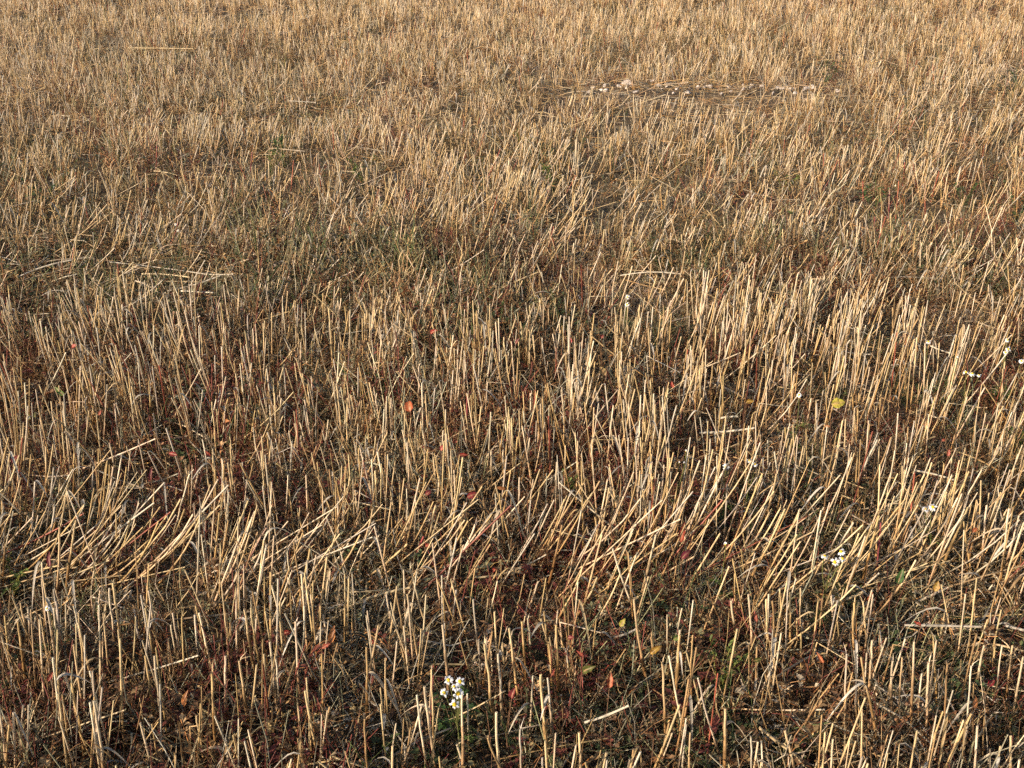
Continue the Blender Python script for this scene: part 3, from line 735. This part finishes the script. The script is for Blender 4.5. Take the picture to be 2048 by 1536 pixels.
for (ox, oy), rows in LYING.items():
    for (ax, ay, bx, by_) in rows:
        a2 = (ox + ax * SC, oy + ay * SC); b2 = (ox + bx * SC, oy + by_ * SC)
        z = rng.uniform(.07, .12)
        A, B = on_plane(*a2, z), on_plane(*b2, z + rng.normal(0, .012))
        if abs(A[1] - B[1]) > .35 * abs(A[0] - B[0]):           # steep in the view: it rests on the weeds with one end up
            B = on_wall(*b2, A[1] + .3 * (B[1] - A[1])); 
        P = straw_paths(A[None], B[None], 9, np.array([0.])); P[0, :, 2] += .006 * np.sin(np.linspace(0, 3.1, 9)) * rng.normal(0, 1)
        ci = int(rng.choice([0, 1, 3, 5])); C = straw_colours(np.array([ci]), 9, 1); C[0] = STRAW[ci] * rng.uniform(.9, 1.1)
        R = np.full((1, 9), rng.uniform(.0022, .0032)); nd = int(rng.integers(2, 7)); R[0, nd] *= 1.3; C[0, nd] *= .6
        acc = Acc(); tubes(P, R, 7, C, acc)
        o = acc.build('fallen_straw', M_STRAW, origin=A)
        if rng.random() < .5:
            a3 = Acc(); KL = 7; Lp = leaf_path(P[0, nd], rng.uniform(0, 6.28), rng.uniform(.04, .08), .6, .9, KL)
            ribbons(Lp[None], (.003 * np.sin(np.linspace(.5, 3, KL)))[None], np.tile(STRAW[3], (1, KL, 1)), a3, fold=.4); a3.build('leaf_blade', M_DRYLEAF, o, origin=A)
        Lm = np.linalg.norm(B - A)
        mid = ((a2[0] + b2[0]) / 2, (a2[1] + b2[1]) / 2)
        recs.append([o, f"{'long' if Lm > .2 else 'short'} {STRAW_NAME[ci]} straw lying flat across the stubble", where(mid), mid])
settle(recs, 'straw', 'straws fallen across the stubble')

# ------------------------------------------------------------------ red stems of dock and orache
REDS = {(0, 0): [(920,790,915,985),(820,905,805,980),(1475,890,1465,1010),(1718,935,1695,1125),(1700,1040,1655,1125),(150,1060,160,1200),(805,1030,805,1090),(1920,930,1905,1000)],
        (1348, 0): [(1315,730,1305,820),(1285,750,1280,830),(1105,1060,1110,1170),(1262,1100,1258,1290),(1315,1060,1300,1280),(1470,1060,1475,1250),(1350,950,1345,1050),(965,345,960,420),(925,690,930,780),(1175,1270,1170,1350),(795,1230,785,1340)],
        (680, 0): [(735,880,730,960),(1455,860,1450,930),(1615,910,1600,1010),(1220,1040,1215,1180),(1895,1380,1890,1450),(640,1140,650,1200)],
        (680, 500): [(745,850,740,1090),(935,300,930,350),(195,490,185,580),(660,1330,665,1450)], (0, 500): [(1250,260,1240,340),(1290,270,1230,450),(1145,430,1135,520),(870,440,880,520),(1985,470,1880,540)],
        (0, 1011): [(1205,50,1200,200),(1560,130,1400,400)], (680, 1011): [(490,180,410,370)], (1348, 1011): [(560,360,480,450),(1365,800,1355,900),(1210,100,1190,380)]}
recs = []
for (ox, oy), rows in REDS.items():
    for (tx, ty, bx, by_) in rows:
        T = np.array((ox + tx * SC, oy + ty * SC)); B = np.array((ox + bx * SC, oy + by_ * SC)); B2 = B + (B - T) * .35
        base = on_plane(*B2); base[2] = float(height(base[0], base[1])) - .008
        top = on_wall(T[0], T[1], base[1])
        top = base + (top - base) * min(1.0, .3 / np.linalg.norm(top - base))
        P = straw_paths(base[None], top[None], 8, rng.uniform(-.1, .2, 1)); P[0, 1:-1, :2] += rng.normal(0, .0006, (6, 2))
        c = np.array(([.25, .055, .045], [.28, .09, .05], [.18, .045, .045])[int(rng.integers(0, 3))]); C = np.tile(c, (1, 8, 1)) * np.linspace(.85, 1.15, 8)[None, :, None]
        if rng.random() < .4: C[0, 5:] = C[0, 5:] * .5 + STRAW[0] * .5
        R = np.full((1, 8), rng.uniform(.0018, .0026)) * np.linspace(1.1, .85, 8)[None]
        acc = Acc(); tubes(P, R, 7, C, acc); o = acc.build('red_stem', M_STRAW, origin=base)
        acc = Acc()
        for _ in range(2):
            Lp = leaf_path(P[0, int(rng.integers(2, 7))], rng.uniform(0, 6.28), rng.uniform(.015, .03), .7, .8, 5)
            ribbons(Lp[None], (rng.uniform(.003, .005) * np.sin(np.linspace(.3, 3.0, 5)))[None], np.tile(c * rng.uniform(.6, 1.2), (1, 5, 1)), acc, fold=.3)
            acc.build('leaf', M_LEAF, o, origin=base); acc = Acc()
        recs.append([o, 'thin upright red weed stem' if abs(T[0] - B[0]) < .4 * abs(T[1] - B[1]) else 'thin slanting red weed stem', where(T), T])
settle(recs, 'weed stem', 'red weed stems')

# ------------------------------------------------------------------ single coloured leaves
RED, CRIM, ORNG, YELL, LEAFG, DKGR, TANL, MARO = ([.33, .060, .040], [.21, .030, .032], [.40, .13, .045], [.38, .27, .05], [.12, .15, .035], [.05, .09, .025], [.34, .19, .08], [.15, .03, .04])
LEAVES = [(818, 812, 30, 26, ORNG, 'orange', 100), (868, 663, 22, 11, RED, 'salmon red', 20), (1677, 806, 32, 26, YELL, 'yellow', 10), (455, 842, 15, 10, ORNG, 'small orange', 0), (345, 908, 26, 12, CRIM, 'crimson', -10),
          (415, 907, 17, 10, RED, 'red', 130), (945, 990, 28, 18, CRIM, 'dark red', 20), (1365, 1065, 50, 17, RED, 'hanging red', 80), (1372, 1108, 34, 16, MARO, 'reddish brown', 40), (665, 1268, 42, 18, ORNG, 'dark orange', 80),
          (575, 1265, 18, 14, RED, 'bright red', 10), (652, 1292, 24, 10, RED, 'narrow red', 30), (370, 1397, 42, 16, ORNG, 'orange-brown', 75), (1177, 1338, 40, 20, LEAFG, 'broad green', 30), (1312, 1299, 34, 16, YELL, 'yellow-green', 35),
          (1220, 1360, 38, 16, ORNG, 'upright rusty', 85), (1026, 1386, 28, 18, CRIM, 'curled deep red', 70), (1801, 1152, 40, 18, DKGR, 'dark green', 75), (1873, 1172, 26, 17, YELL, 'yellowish', 70), (1511, 1232, 28, 9, RED, 'narrow red', 100),
          (1950, 1405, 34, 12, ORNG, 'narrow orange', 65), (1983, 1366, 22, 14, CRIM, 'dark red', 40), (101, 1352, 26, 9, RED, 'thin red', 70), (98, 1118, 40, 11, MARO, 'maroon', 100), (302, 948, 30, 9, MARO, 'narrow maroon', 85),
          (885, 895, 18, 12, RED, 'red', 60), (927, 910, 26, 9, RED, 'salmon red', 0), (1000, 976, 26, 9, ORNG, 'rust orange', -10), (857, 985, 18, 13, CRIM, 'pinkish red', 40), (1655, 853, 12, 8, ORNG, 'small orange', 0),
          (1500, 803, 20, 12, YELL, 'olive yellow', 10), (1205, 742, 30, 17, TANL, 'tan', 120), (1345, 768, 18, 9, RED, 'small red', 110), (1035, 682, 16, 9, CRIM, 'small crimson', 60), (1897, 905, 18, 9, RED, 'red', 80), (1888, 880, 12, 7, RED, 'tiny red', 20),
          (30, 918, 24, 14, CRIM, 'dark red', 60), (57, 830, 28, 12, LEAFG, 'yellowish green', 120), (118, 782, 34, 12, LEAFG, 'long green', 140), (1270, 922, 34, 10, LEAFG, 'narrow green', 110), (746, 1284, 14, 12, RED, 'small scarlet', 20),
          (1160, 1307, 22, 8, RED, 'narrow red', 140), (1142, 1275, 16, 12, CRIM, 'small dark red', 10), (1245, 1245, 24, 14, YELL, 'olive', 60), (1105, 1345, 28, 8, RED, 'thin red', 60), (70, 830, 18, 9, LEAFG, 'green', 100),
          (1300, 1470, 34, 17, TANL, 'brown-yellow', 150), (1355, 1275, 24, 14, LEAFG, 'green', 20), (1580, 425, 17, 7, LEAFG, 'pale green', 160), (200, 825, 14, 7, RED, 'small red', 70), (148, 692, 16, 11, RED, 'bright red', 20),
          (1205, 673, 10, 10, CRIM, 'tiny pink-red', 60), (1900, 640, 0, 0, RED, '', 0), (1795, 1005, 0, 0, RED, '', 0), (1740, 1195, 30, 9, ORNG, 'rusty', 60), (1835, 1247, 20, 9, RED, 'red', 150), (1515, 1320, 26, 12, LEAFG, 'green', 10),
          (1640, 1315, 30, 9, ORNG, 'rust orange', 120), (990, 1140, 14, 11, RED, 'bright red', 30), (1140, 680, 16, 8, RED, 'red', 110), (1950, 1060, 18, 10, ORNG, 'orange', 40), (575, 1180, 22, 10, TANL, 'ochre', 40), (855, 1090, 12, 9, RED, 'small red', 30)]
R3, U3, F3 = np.array([1., 0, 0]), np.array([0, SP, CP]), np.array([0, CP, -SP])
recs = []
for (px, py, ln, wd, col, cname, ang) in LEAVES:
    if not ln: continue
    z = rng.uniform(.13, .18) if py > 1000 else rng.uniform(.17, .21)
    c = on_plane(px, py, z); dep = c[1] * CP + (CAM_H - z) * SP
    Lm, Wm = ln * .85 * dep / FPX, wd * .8 * dep / FPX / 2
    a = math.radians(ang)
    ax = unit((R3 * math.cos(a) + U3 * math.sin(a)) * (1 if math.sin(a) >= 0 else -1) + F3 * rng.normal(0, .35))
    facing = unit(-F3 + np.array([rng.normal(-.3, .3), 0, rng.uniform(0, .6)]))
    side = unit(np.cross(ax, facing)); nrm = np.cross(side, ax)
    K = 11; t = np.linspace(0, 1, K)
    mid = c + ax * ((t - .5) * Lm)[:, None] - nrm * (Lm * .35 * (t - .5) ** 2)[:, None] * rng.uniform(.2, 1.5)
    prof = np.sin(np.pi * t ** .75) ** .8 * (1 - .15 * t) + .02
    J = 7; jj = np.linspace(-1, 1, J)
    wav = 1 + .10 * np.sin(t * rng.uniform(14, 24) + rng.uniform(0, 6))
    Vb = mid[:, None] + side * (jj[None, :, None] * (Wm * prof * wav)[:, None, None]) + nrm * ((np.abs(jj) ** 1.5 * rng.uniform(.3, .9))[None, :, None] * (Wm * prof)[:, None, None]) + nrm * (.12 * Wm * np.sin(t * 17)[:, None, None] * jj[None, :, None] ** 2)
    i, j = np.meshgrid(np.arange(K - 1), np.arange(J - 1), indexing='ij')
    Fq = np.stack([i * J + j, i * J + j + 1, (i + 1) * J + j + 1, (i + 1) * J + j], -1).reshape(-1, 4)
    base_c = np.array(col)
    edge = base_c * np.array([.9, .5, .6]) if rng.random() < .5 else base_c * np.array([1.1, 1.5, 1.2])
    e = (np.abs(jj)[None, :] ** 2 * .6 + .4 * rng.random((K, J)))[..., None]
    Cb = base_c * (1 - e) + edge * e
    Cb = Cb * np.where(rng.random((K, J, 1)) < .2, rng.uniform(.3, .7, (K, J, 1)), 1.0) * (1 - .35 * t[:, None, None] * rng.random())
    Cb[:, J // 2] = Cb[:, J // 2] * .6 + np.array([.4, .25, .12]) * .4
    acc = Acc(); acc.add(Vb.reshape(-1, 3), Fq, Cb.reshape(-1, 3))
    foot = np.array([c[0] + rng.normal(0, .012), c[1] + rng.uniform(-.01, .03), 0]); foot[2] = float(height(foot[0], foot[1])) - .005
    o = acc.build('dock_leaf', M_LEAF, origin=foot)
    tt = np.linspace(0, 1, 6)[:, None]; b0 = mid[0]
    Pp = foot * (1 - tt) + b0 * tt + (ax * -.02) * (tt * (1 - tt))
    acc = Acc(); tubes(Pp[None], np.full((1, 6), .0009), 5, np.tile(np.array([.15, .08, .045]), (1, 6, 1)), acc); acc.build('leaf_stalk', M_WEED, o, origin=foot)
    acc = Acc(); tubes((mid[1:-2] - nrm * .0004)[None], np.linspace(.0009, .0004, K - 3)[None], 4, np.tile(np.array([.38, .2, .1]), (1, K - 3, 1)), acc, cap=False); acc.build('midrib', M_WEED, o, origin=foot)
    recs.append([o, f'{cname} autumn leaf on a thin stalk', where((px, py)), (px, py)])
settle(recs, 'leaf', 'coloured weed leaves among the stubble')

# ------------------------------------------------------------------ daisies (mayweed)
def petal_mesh():
    K = 5; t = np.linspace(0, 1, K); P = np.stack([.0032 + .0065 * t, 0 * t, .0006 - .0022 * t ** 2], -1)
    acc = Acc(); ribbons(P[None], np.array([[.0008, .0015, .0019, .0017, .0007]]), np.full((1, K, 3), .72), acc, fold=-.15)
    return acc.mesh('petal', M_PETAL)
def disc_mesh():
    acc = Acc(); S, K = 12, 5
    a = np.arange(S) * 2 * math.pi / S; V = []
    for k in range(K):
        th = k / (K - 1) * 1.45
        V += [(math.cos(q) * .0040 * math.cos(th), math.sin(q) * .0040 * math.cos(th), .0030 * math.sin(th) - .0004) for q in a]
    k, s_ = np.meshgrid(np.arange(K - 1), np.arange(S), indexing='ij')
    F = np.stack([k * S + s_, k * S + (s_ + 1) % S, (k + 1) * S + (s_ + 1) % S, (k + 1) * S + s_], -1).reshape(-1, 4)
    acc.add(V, F, [.62, .42, .03]); acc.add(np.array(V[-S:]), [list(range(S))], [.55, .40, .04])
    return acc.mesh('disc', M_DISC)
def cup_mesh():
    acc = Acc(); P = np.array([[[0, 0, -.004], [0, 0, -.0028], [0, 0, -.0005]]]); tubes(P, np.array([[.0008, .0030, .0040]]), 8, np.full((1, 3, 3), 1.) * np.array([.10, .14, .04]), acc)
    return acc.mesh('calyx', M_WEED)
PETAL, DISC, CUP = petal_mesh(), disc_mesh(), cup_mesh()
BUDM = None
# each plant: heads (x, y, size, facing: 0 to the camera .. 1 straight up, open), label
DAISY = [([(897,1360,1.0,.55,1),(920,1363,1.0,.6,1),(908,1373,.8,.9,1),(888,1386,.95,.5,1),(916,1387,1.15,.15,1),(909,1409,1.1,.3,1)], 'cluster of white daisies with yellow centres at the bottom edge'),
         ([(1650,1112,.85,1.,1),(1682,1103,.95,.8,1),(1670,1124,1.1,.2,1),(1685,1117,.9,.7,1)], 'cluster of white daisies among stalks leaning right'),
         ([(1452,934,1.2,.3,1)], 'single open white daisy right of centre'), ([(1499,921,.9,.6,1),(1510,928,1.0,.9,1)], 'pair of white daisies beside the single open daisy'),
         ([(1358,925,.7,.6,0),(1372,902,.7,.7,0),(1369,926,.7,.6,0)], 'greenish white daisy buds left of the single daisy'),
         ([(1932,744,1.5,1.,1),(1945,747,1.4,.95,1),(1958,750,1.0,1.,1)], 'side-on white daisies below the far right pair'),
         ([(2015,680,1.2,.5,1),(2017,698,1.3,.4,1),(2011,705,1.0,.4,1)], 'white daisies at the far right edge above middle'), ([(1915,715,.9,.5,0)], 'small round white daisy bud, far right'),
         ([(1857,683,1.2,.8,1)], 'lone white daisy beside tall crossing straws, right'), ([(1598,790,1.2,.85,1)], 'lone white daisy left of the yellow leaf'), ([(1255,594,1.3,.5,1),(1254,609,1.3,.4,1)], 'two small white daisies above the middle, centre right'),
         ([(351,449,.9,.4,1),(356,461,.85,.5,1)], 'small white and yellow daisies at left, upper half'), ([(94,1217,.6,.25,1)], 'yellow-centred daisy with few petals at far left, lower part'), ([(1866,1014,1.0,.5,1),(1851,1018,.9,.6,1)], 'daisies with yellow centres, right, in the lower half'),
         ([(1451,1088,.7,.8,0)], 'tiny white daisy bud beside the leaning patch'), ([(2043,722,1.2,.6,1)], 'white daisy cut by the right edge of the view')]
for heads, label in DAISY:
    hz = rng.uniform(.19, .22) if heads[0][1] > 600 else rng.uniform(.17, .2)
    pts = [on_plane(x, y, hz) for (x, y, *_r) in heads]
    Yc = np.mean([p[1] for p in pts])
    pts = [on_wall(h[0], h[1], Yc + .55 * (p[1] - Yc)) for h, p in zip(heads, pts)]
    root = np.mean(pts, 0) + np.array([rng.normal(0, .02), rng.normal(.0, .015), 0]); root[2] = float(height(root[0], root[1])) - .004
    plant = empty('daisy_plant', root)
    tag(plant, label, 'daisy', 'white daisies in the stubble')
    fork = root + (np.mean(pts, 0) - root) * .55
    tt = np.linspace(0, 1, 7)[:, None]
    if len(pts) > 1:
        Pm = root * (1 - tt) + fork * tt
        acc = Acc(); tubes(Pm[None], np.full((1, 7), .0014), 5, np.tile(np.array([.13, .14, .045]), (1, 7, 1)), acc); acc.build('stem', M_WEED, plant, origin=root)
    for (h, p) in zip(heads, pts):
        f0 = fork if len(pts) > 1 else root
        nrm = unit(np.array([rng.normal(-.15, .2), -1., .35]) * (1 - h[3]) + np.array([rng.normal(-.1, .2), -.15, 1.]) * h[3])
        end = p - nrm * .004
        Ps = f0 * (1 - tt) + end * tt + np.array([0, 0, .012]) * (tt * (1 - tt)) - nrm * .02 * (tt ** 2 * (1 - tt)) * 3
        acc = Acc(); tubes(Ps[None], np.full((1, 7), .0010), 5, np.tile(np.array([.13, .13, .04]), (1, 7, 1)), acc); acc.build('flower_stalk', M_WEED, plant, origin=root)
        head = empty('flower_head', p - root); head.parent = plant
        head.rotation_euler = Vector(nrm).to_track_quat('Z', 'Y').to_euler()
        sc_ = h[2] * (1.0 if h[1] > 1000 else (.8 if h[1] > 850 else .68)) * rng.uniform(.92, 1.05); head.scale = (sc_,) * 3
        for nm, mesh in (('disc', DISC), ('calyx', CUP)):
            o = bpy.data.objects.new(nm, mesh); COL.objects.link(o); o.parent = head
        npet = int(rng.integers(12, 15))
        for q in range(npet):
            if rng.random() < .14: continue
            o = bpy.data.objects.new('petal', PETAL); COL.objects.link(o); o.parent = head
            drop = rng.normal(.2, .3) if h[4] else rng.normal(-1.0, .15)
            o.rotation_euler = (rng.normal(0, .15), drop, q / npet * 2 * math.pi + rng.normal(0, .06))
            o.scale = (1, 1, 1) if h[4] else (.7, .9, .7)
    # thread-fine foliage
    for _ in range(3):
        s0 = root + (fork - root) * rng.uniform(.3, 1.1); az = rng.uniform(0, 6.28)
        rib = leaf_path(s0, az, rng.uniform(.03, .05), .8, .7, 6)
        paths = [np.stack([rib[i0], rib[i0] + (rib[-1] - rib[0]) * .15 + rng.normal(0, .005, 3), rib[i0] + (rib[-1] - rib[0]) * .3 + rng.normal(0, .010, 3)]) for i0 in (0, 1, 2, 3, 4, 1, 2, 3, 4, 5)]
        acc = Acc(); tubes(rib[None], np.full((1, 6), .0006), 3, np.tile(np.array([.09, .14, .03]), (1, 6, 1)), acc)
        tubes(np.stack(paths), np.full((len(paths), 3), .0006), 3, np.tile(np.array([.09, .14, .03]), (len(paths), 3, 1)), acc); acc.build('leaf', M_WEED, plant, origin=root)

# ------------------------------------------------------------------ green weeds that stand out
GREENS = [(1655, 152, 1.9, DKGR, 'dark green bushy weed above the stones'), (2040, 175, 1.8, DKGR, 'dark green weed at the top right edge'), (568, 318, 1.7, DKGR, 'dark green weed beside red stems, upper left'),
          (537, 340, 1.5, LEAFG, 'pale green upright weed, upper left'), (92, 412, 1.5, DKGR, 'dark green weed at far left, upper half'), (1570, 372, 1.3, LEAFG, 'small green weed, upper half, right'), (1750, 400, 1.5, DKGR, 'dark weed between red stems, upper right'),
          (1930, 385, 1.2, DKGR, 'dark green weed right of the red stems'), (725, 350, 1.4, LEAFG, 'olive green weed, upper half, left of centre'), (1042, 300, 1.3, LEAFG, 'green weed in the upper part, centre'), (1110, 365, 1.4, LEAFG, 'green weed in the upper half, centre'),
          (2044, 880, 1.0, LEAFG, 'green leafy weed at the right edge below middle'), (1158, 968, .9, LEAFG, 'yellow-green feathery weed, centre'), (905, 1430, 1.1, DKGR, 'low green weed under the bottom daisies'), (15, 1155, 1.0, LEAFG, 'green weed at the left edge, lower part'),
          (1440, 1345, 1.1, LEAFG, 'green leafy weed near the bottom, right of centre'), (820, 690, 1.1, DKGR, 'dark green weed at mid height, left of centre'), (2040, 425, 1.5, DKGR, 'dark green weed at the right edge, upper half')]
for q, (px, py, sc_, col, label) in enumerate(GREENS):
    root = on_plane(px, py, .06); root[2] = float(height(root[0], root[1])) - .004
    plant = empty('green_weed', root); tag(plant, label, 'weed')
    r = np.random.default_rng(300 + q)
    tt = np.linspace(0, 1, 6)[:, None]
    for b in range(5):
        az = r.uniform(0, 6.28); e = np.array([math.cos(az) * .05, math.sin(az) * .05, r.uniform(.07, .12)]) * sc_
        Pm = e * tt + np.array([0, 0, .02]) * np.sin(tt * 3.1)
        acc = Acc(); tubes(Pm[None], np.full((1, 6), .0012), 4, np.tile(np.array(col) * np.array([1.3, 1.0, .9]), (1, 6, 1)), acc); st = acc.build('stem', M_WEED, plant)
        acc = Acc(); Q, W, CC = [], [], []
        for _ in range(16):
            i0 = int(r.integers(1, 6)); c0 = Pm[i0] + (Pm[i0 - 1] - Pm[i0]) * r.random()
            d = unit(np.array([r.normal(), r.normal(), r.uniform(-.2, .9)])) * r.uniform(.010, .020) * sc_
            Q.append(np.stack([c0, c0 + d * .35, c0 + d * .7 - [0, 0, .001], c0 + d - [0, 0, .003]])); w = r.uniform(.002, .0042) * sc_; W.append([w * .3, w, w * .8, w * .05])
            CC.append(np.tile(np.array(col) * r.uniform(.6, 1.4), (4, 1)))
        ribbons(np.array(Q), np.array(W), np.array(CC), acc, fold=.3); tag(acc.build('foliage', M_WEED, st), kind='stuff')

# ------------------------------------------------------------------ stones in the furrow
STONES = [(240,200,62),(560,190,38),(480,225,28),(730,205,24),(900,205,34),(1050,230,28),(1075,275,20),(1175,265,20),(1185,205,24),(1245,235,38),(1325,240,24),(1465,340,24),(1510,330,24),(1595,300,28),(1735,265,44),(1695,345,26),(1750,340,20),(1415,290,20),(40,215,34),(150,210,24),(600,295,20),(660,215,26)]
import bmesh
_r = np.random.default_rng(77)
STONES += [(float(_r.uniform(-250, 2000)), float(_r.normal(235, 38)), float(_r.uniform(14, 30))) for _ in range(34)]
recs = []
for q, (sx, sy, sw) in enumerate(STONES):
    px, py, pw = 1200 + sx * .2441, 120 + sy * .2441, sw * .2441
    p = on_plane(px, py, .03); dep = p[1] * CP + CAM_H * SP
    rad = pw * dep / FPX / 2 * 1.65
    gz = float(height(p[0], p[1]))
    bm = bmesh.new(); bmesh.ops.create_icosphere(bm, subdivisions=3, radius=1.0)
    r = np.random.default_rng(500 + q); Vn = np.array([v.co[:] for v in bm.verts])
    off = np.ones(len(Vn))
    for _ in range(12):                                       # broken flat faces
        nrm = unit(r.normal(0, 1, 3)); dcut = r.uniform(.45, .85); pr = Vn @ nrm
        Vn = Vn - np.maximum(pr - dcut, 0)[:, None] * nrm
    Vn *= (1 + .10 * (noise(Vn[:, 0] * 3 + q, Vn[:, 1] * 3 + Vn[:, 2] * 2, 1.7, q) - .5))[:, None]
    Vn *= np.array([1.35, r.uniform(.7, 1.1), r.uniform(.6, 1.0)]) * rad
    F = np.array([[v.index for v in f.verts] for f in bm.faces]); bm.free()
    az = r.uniform(0, 6.28); c_, s_ = math.cos(az), math.sin(az); Vn = np.stack([Vn[:, 0] * c_ - Vn[:, 1] * s_, Vn[:, 0] * s_ + Vn[:, 1] * c_, Vn[:, 2]], -1)
    tone = np.array([.50, .42, .35]) * r.uniform(.65, 1.2)
    base = np.array([p[0], p[1], gz + rad * .46 + .014])
    acc = Acc(); acc.add(Vn, F, tone * (.85 + .3 * noise(Vn[:, 0], Vn[:, 1] + Vn[:, 2], 60, q))[:, None])
    o = acc.build('stone', M_STONE, smooth=False); o.location = [float(v) for v in base]
    size = 'large' if sw > 36 else ('small' if sw < 25 else 'medium'); shade = 'pale' if tone[0] > .46 else 'grey-brown'
    recs.append([o, f'{size} {shade} field stone in the bare furrow', ['top centre', 'right of top centre', 'middle of the stone line', 'towards the top right', 'far end of the line'][int(np.clip((px - 1130) // 110, 0, 4))], (px, py)])
settle(recs, 'stone', 'stones in the furrow')
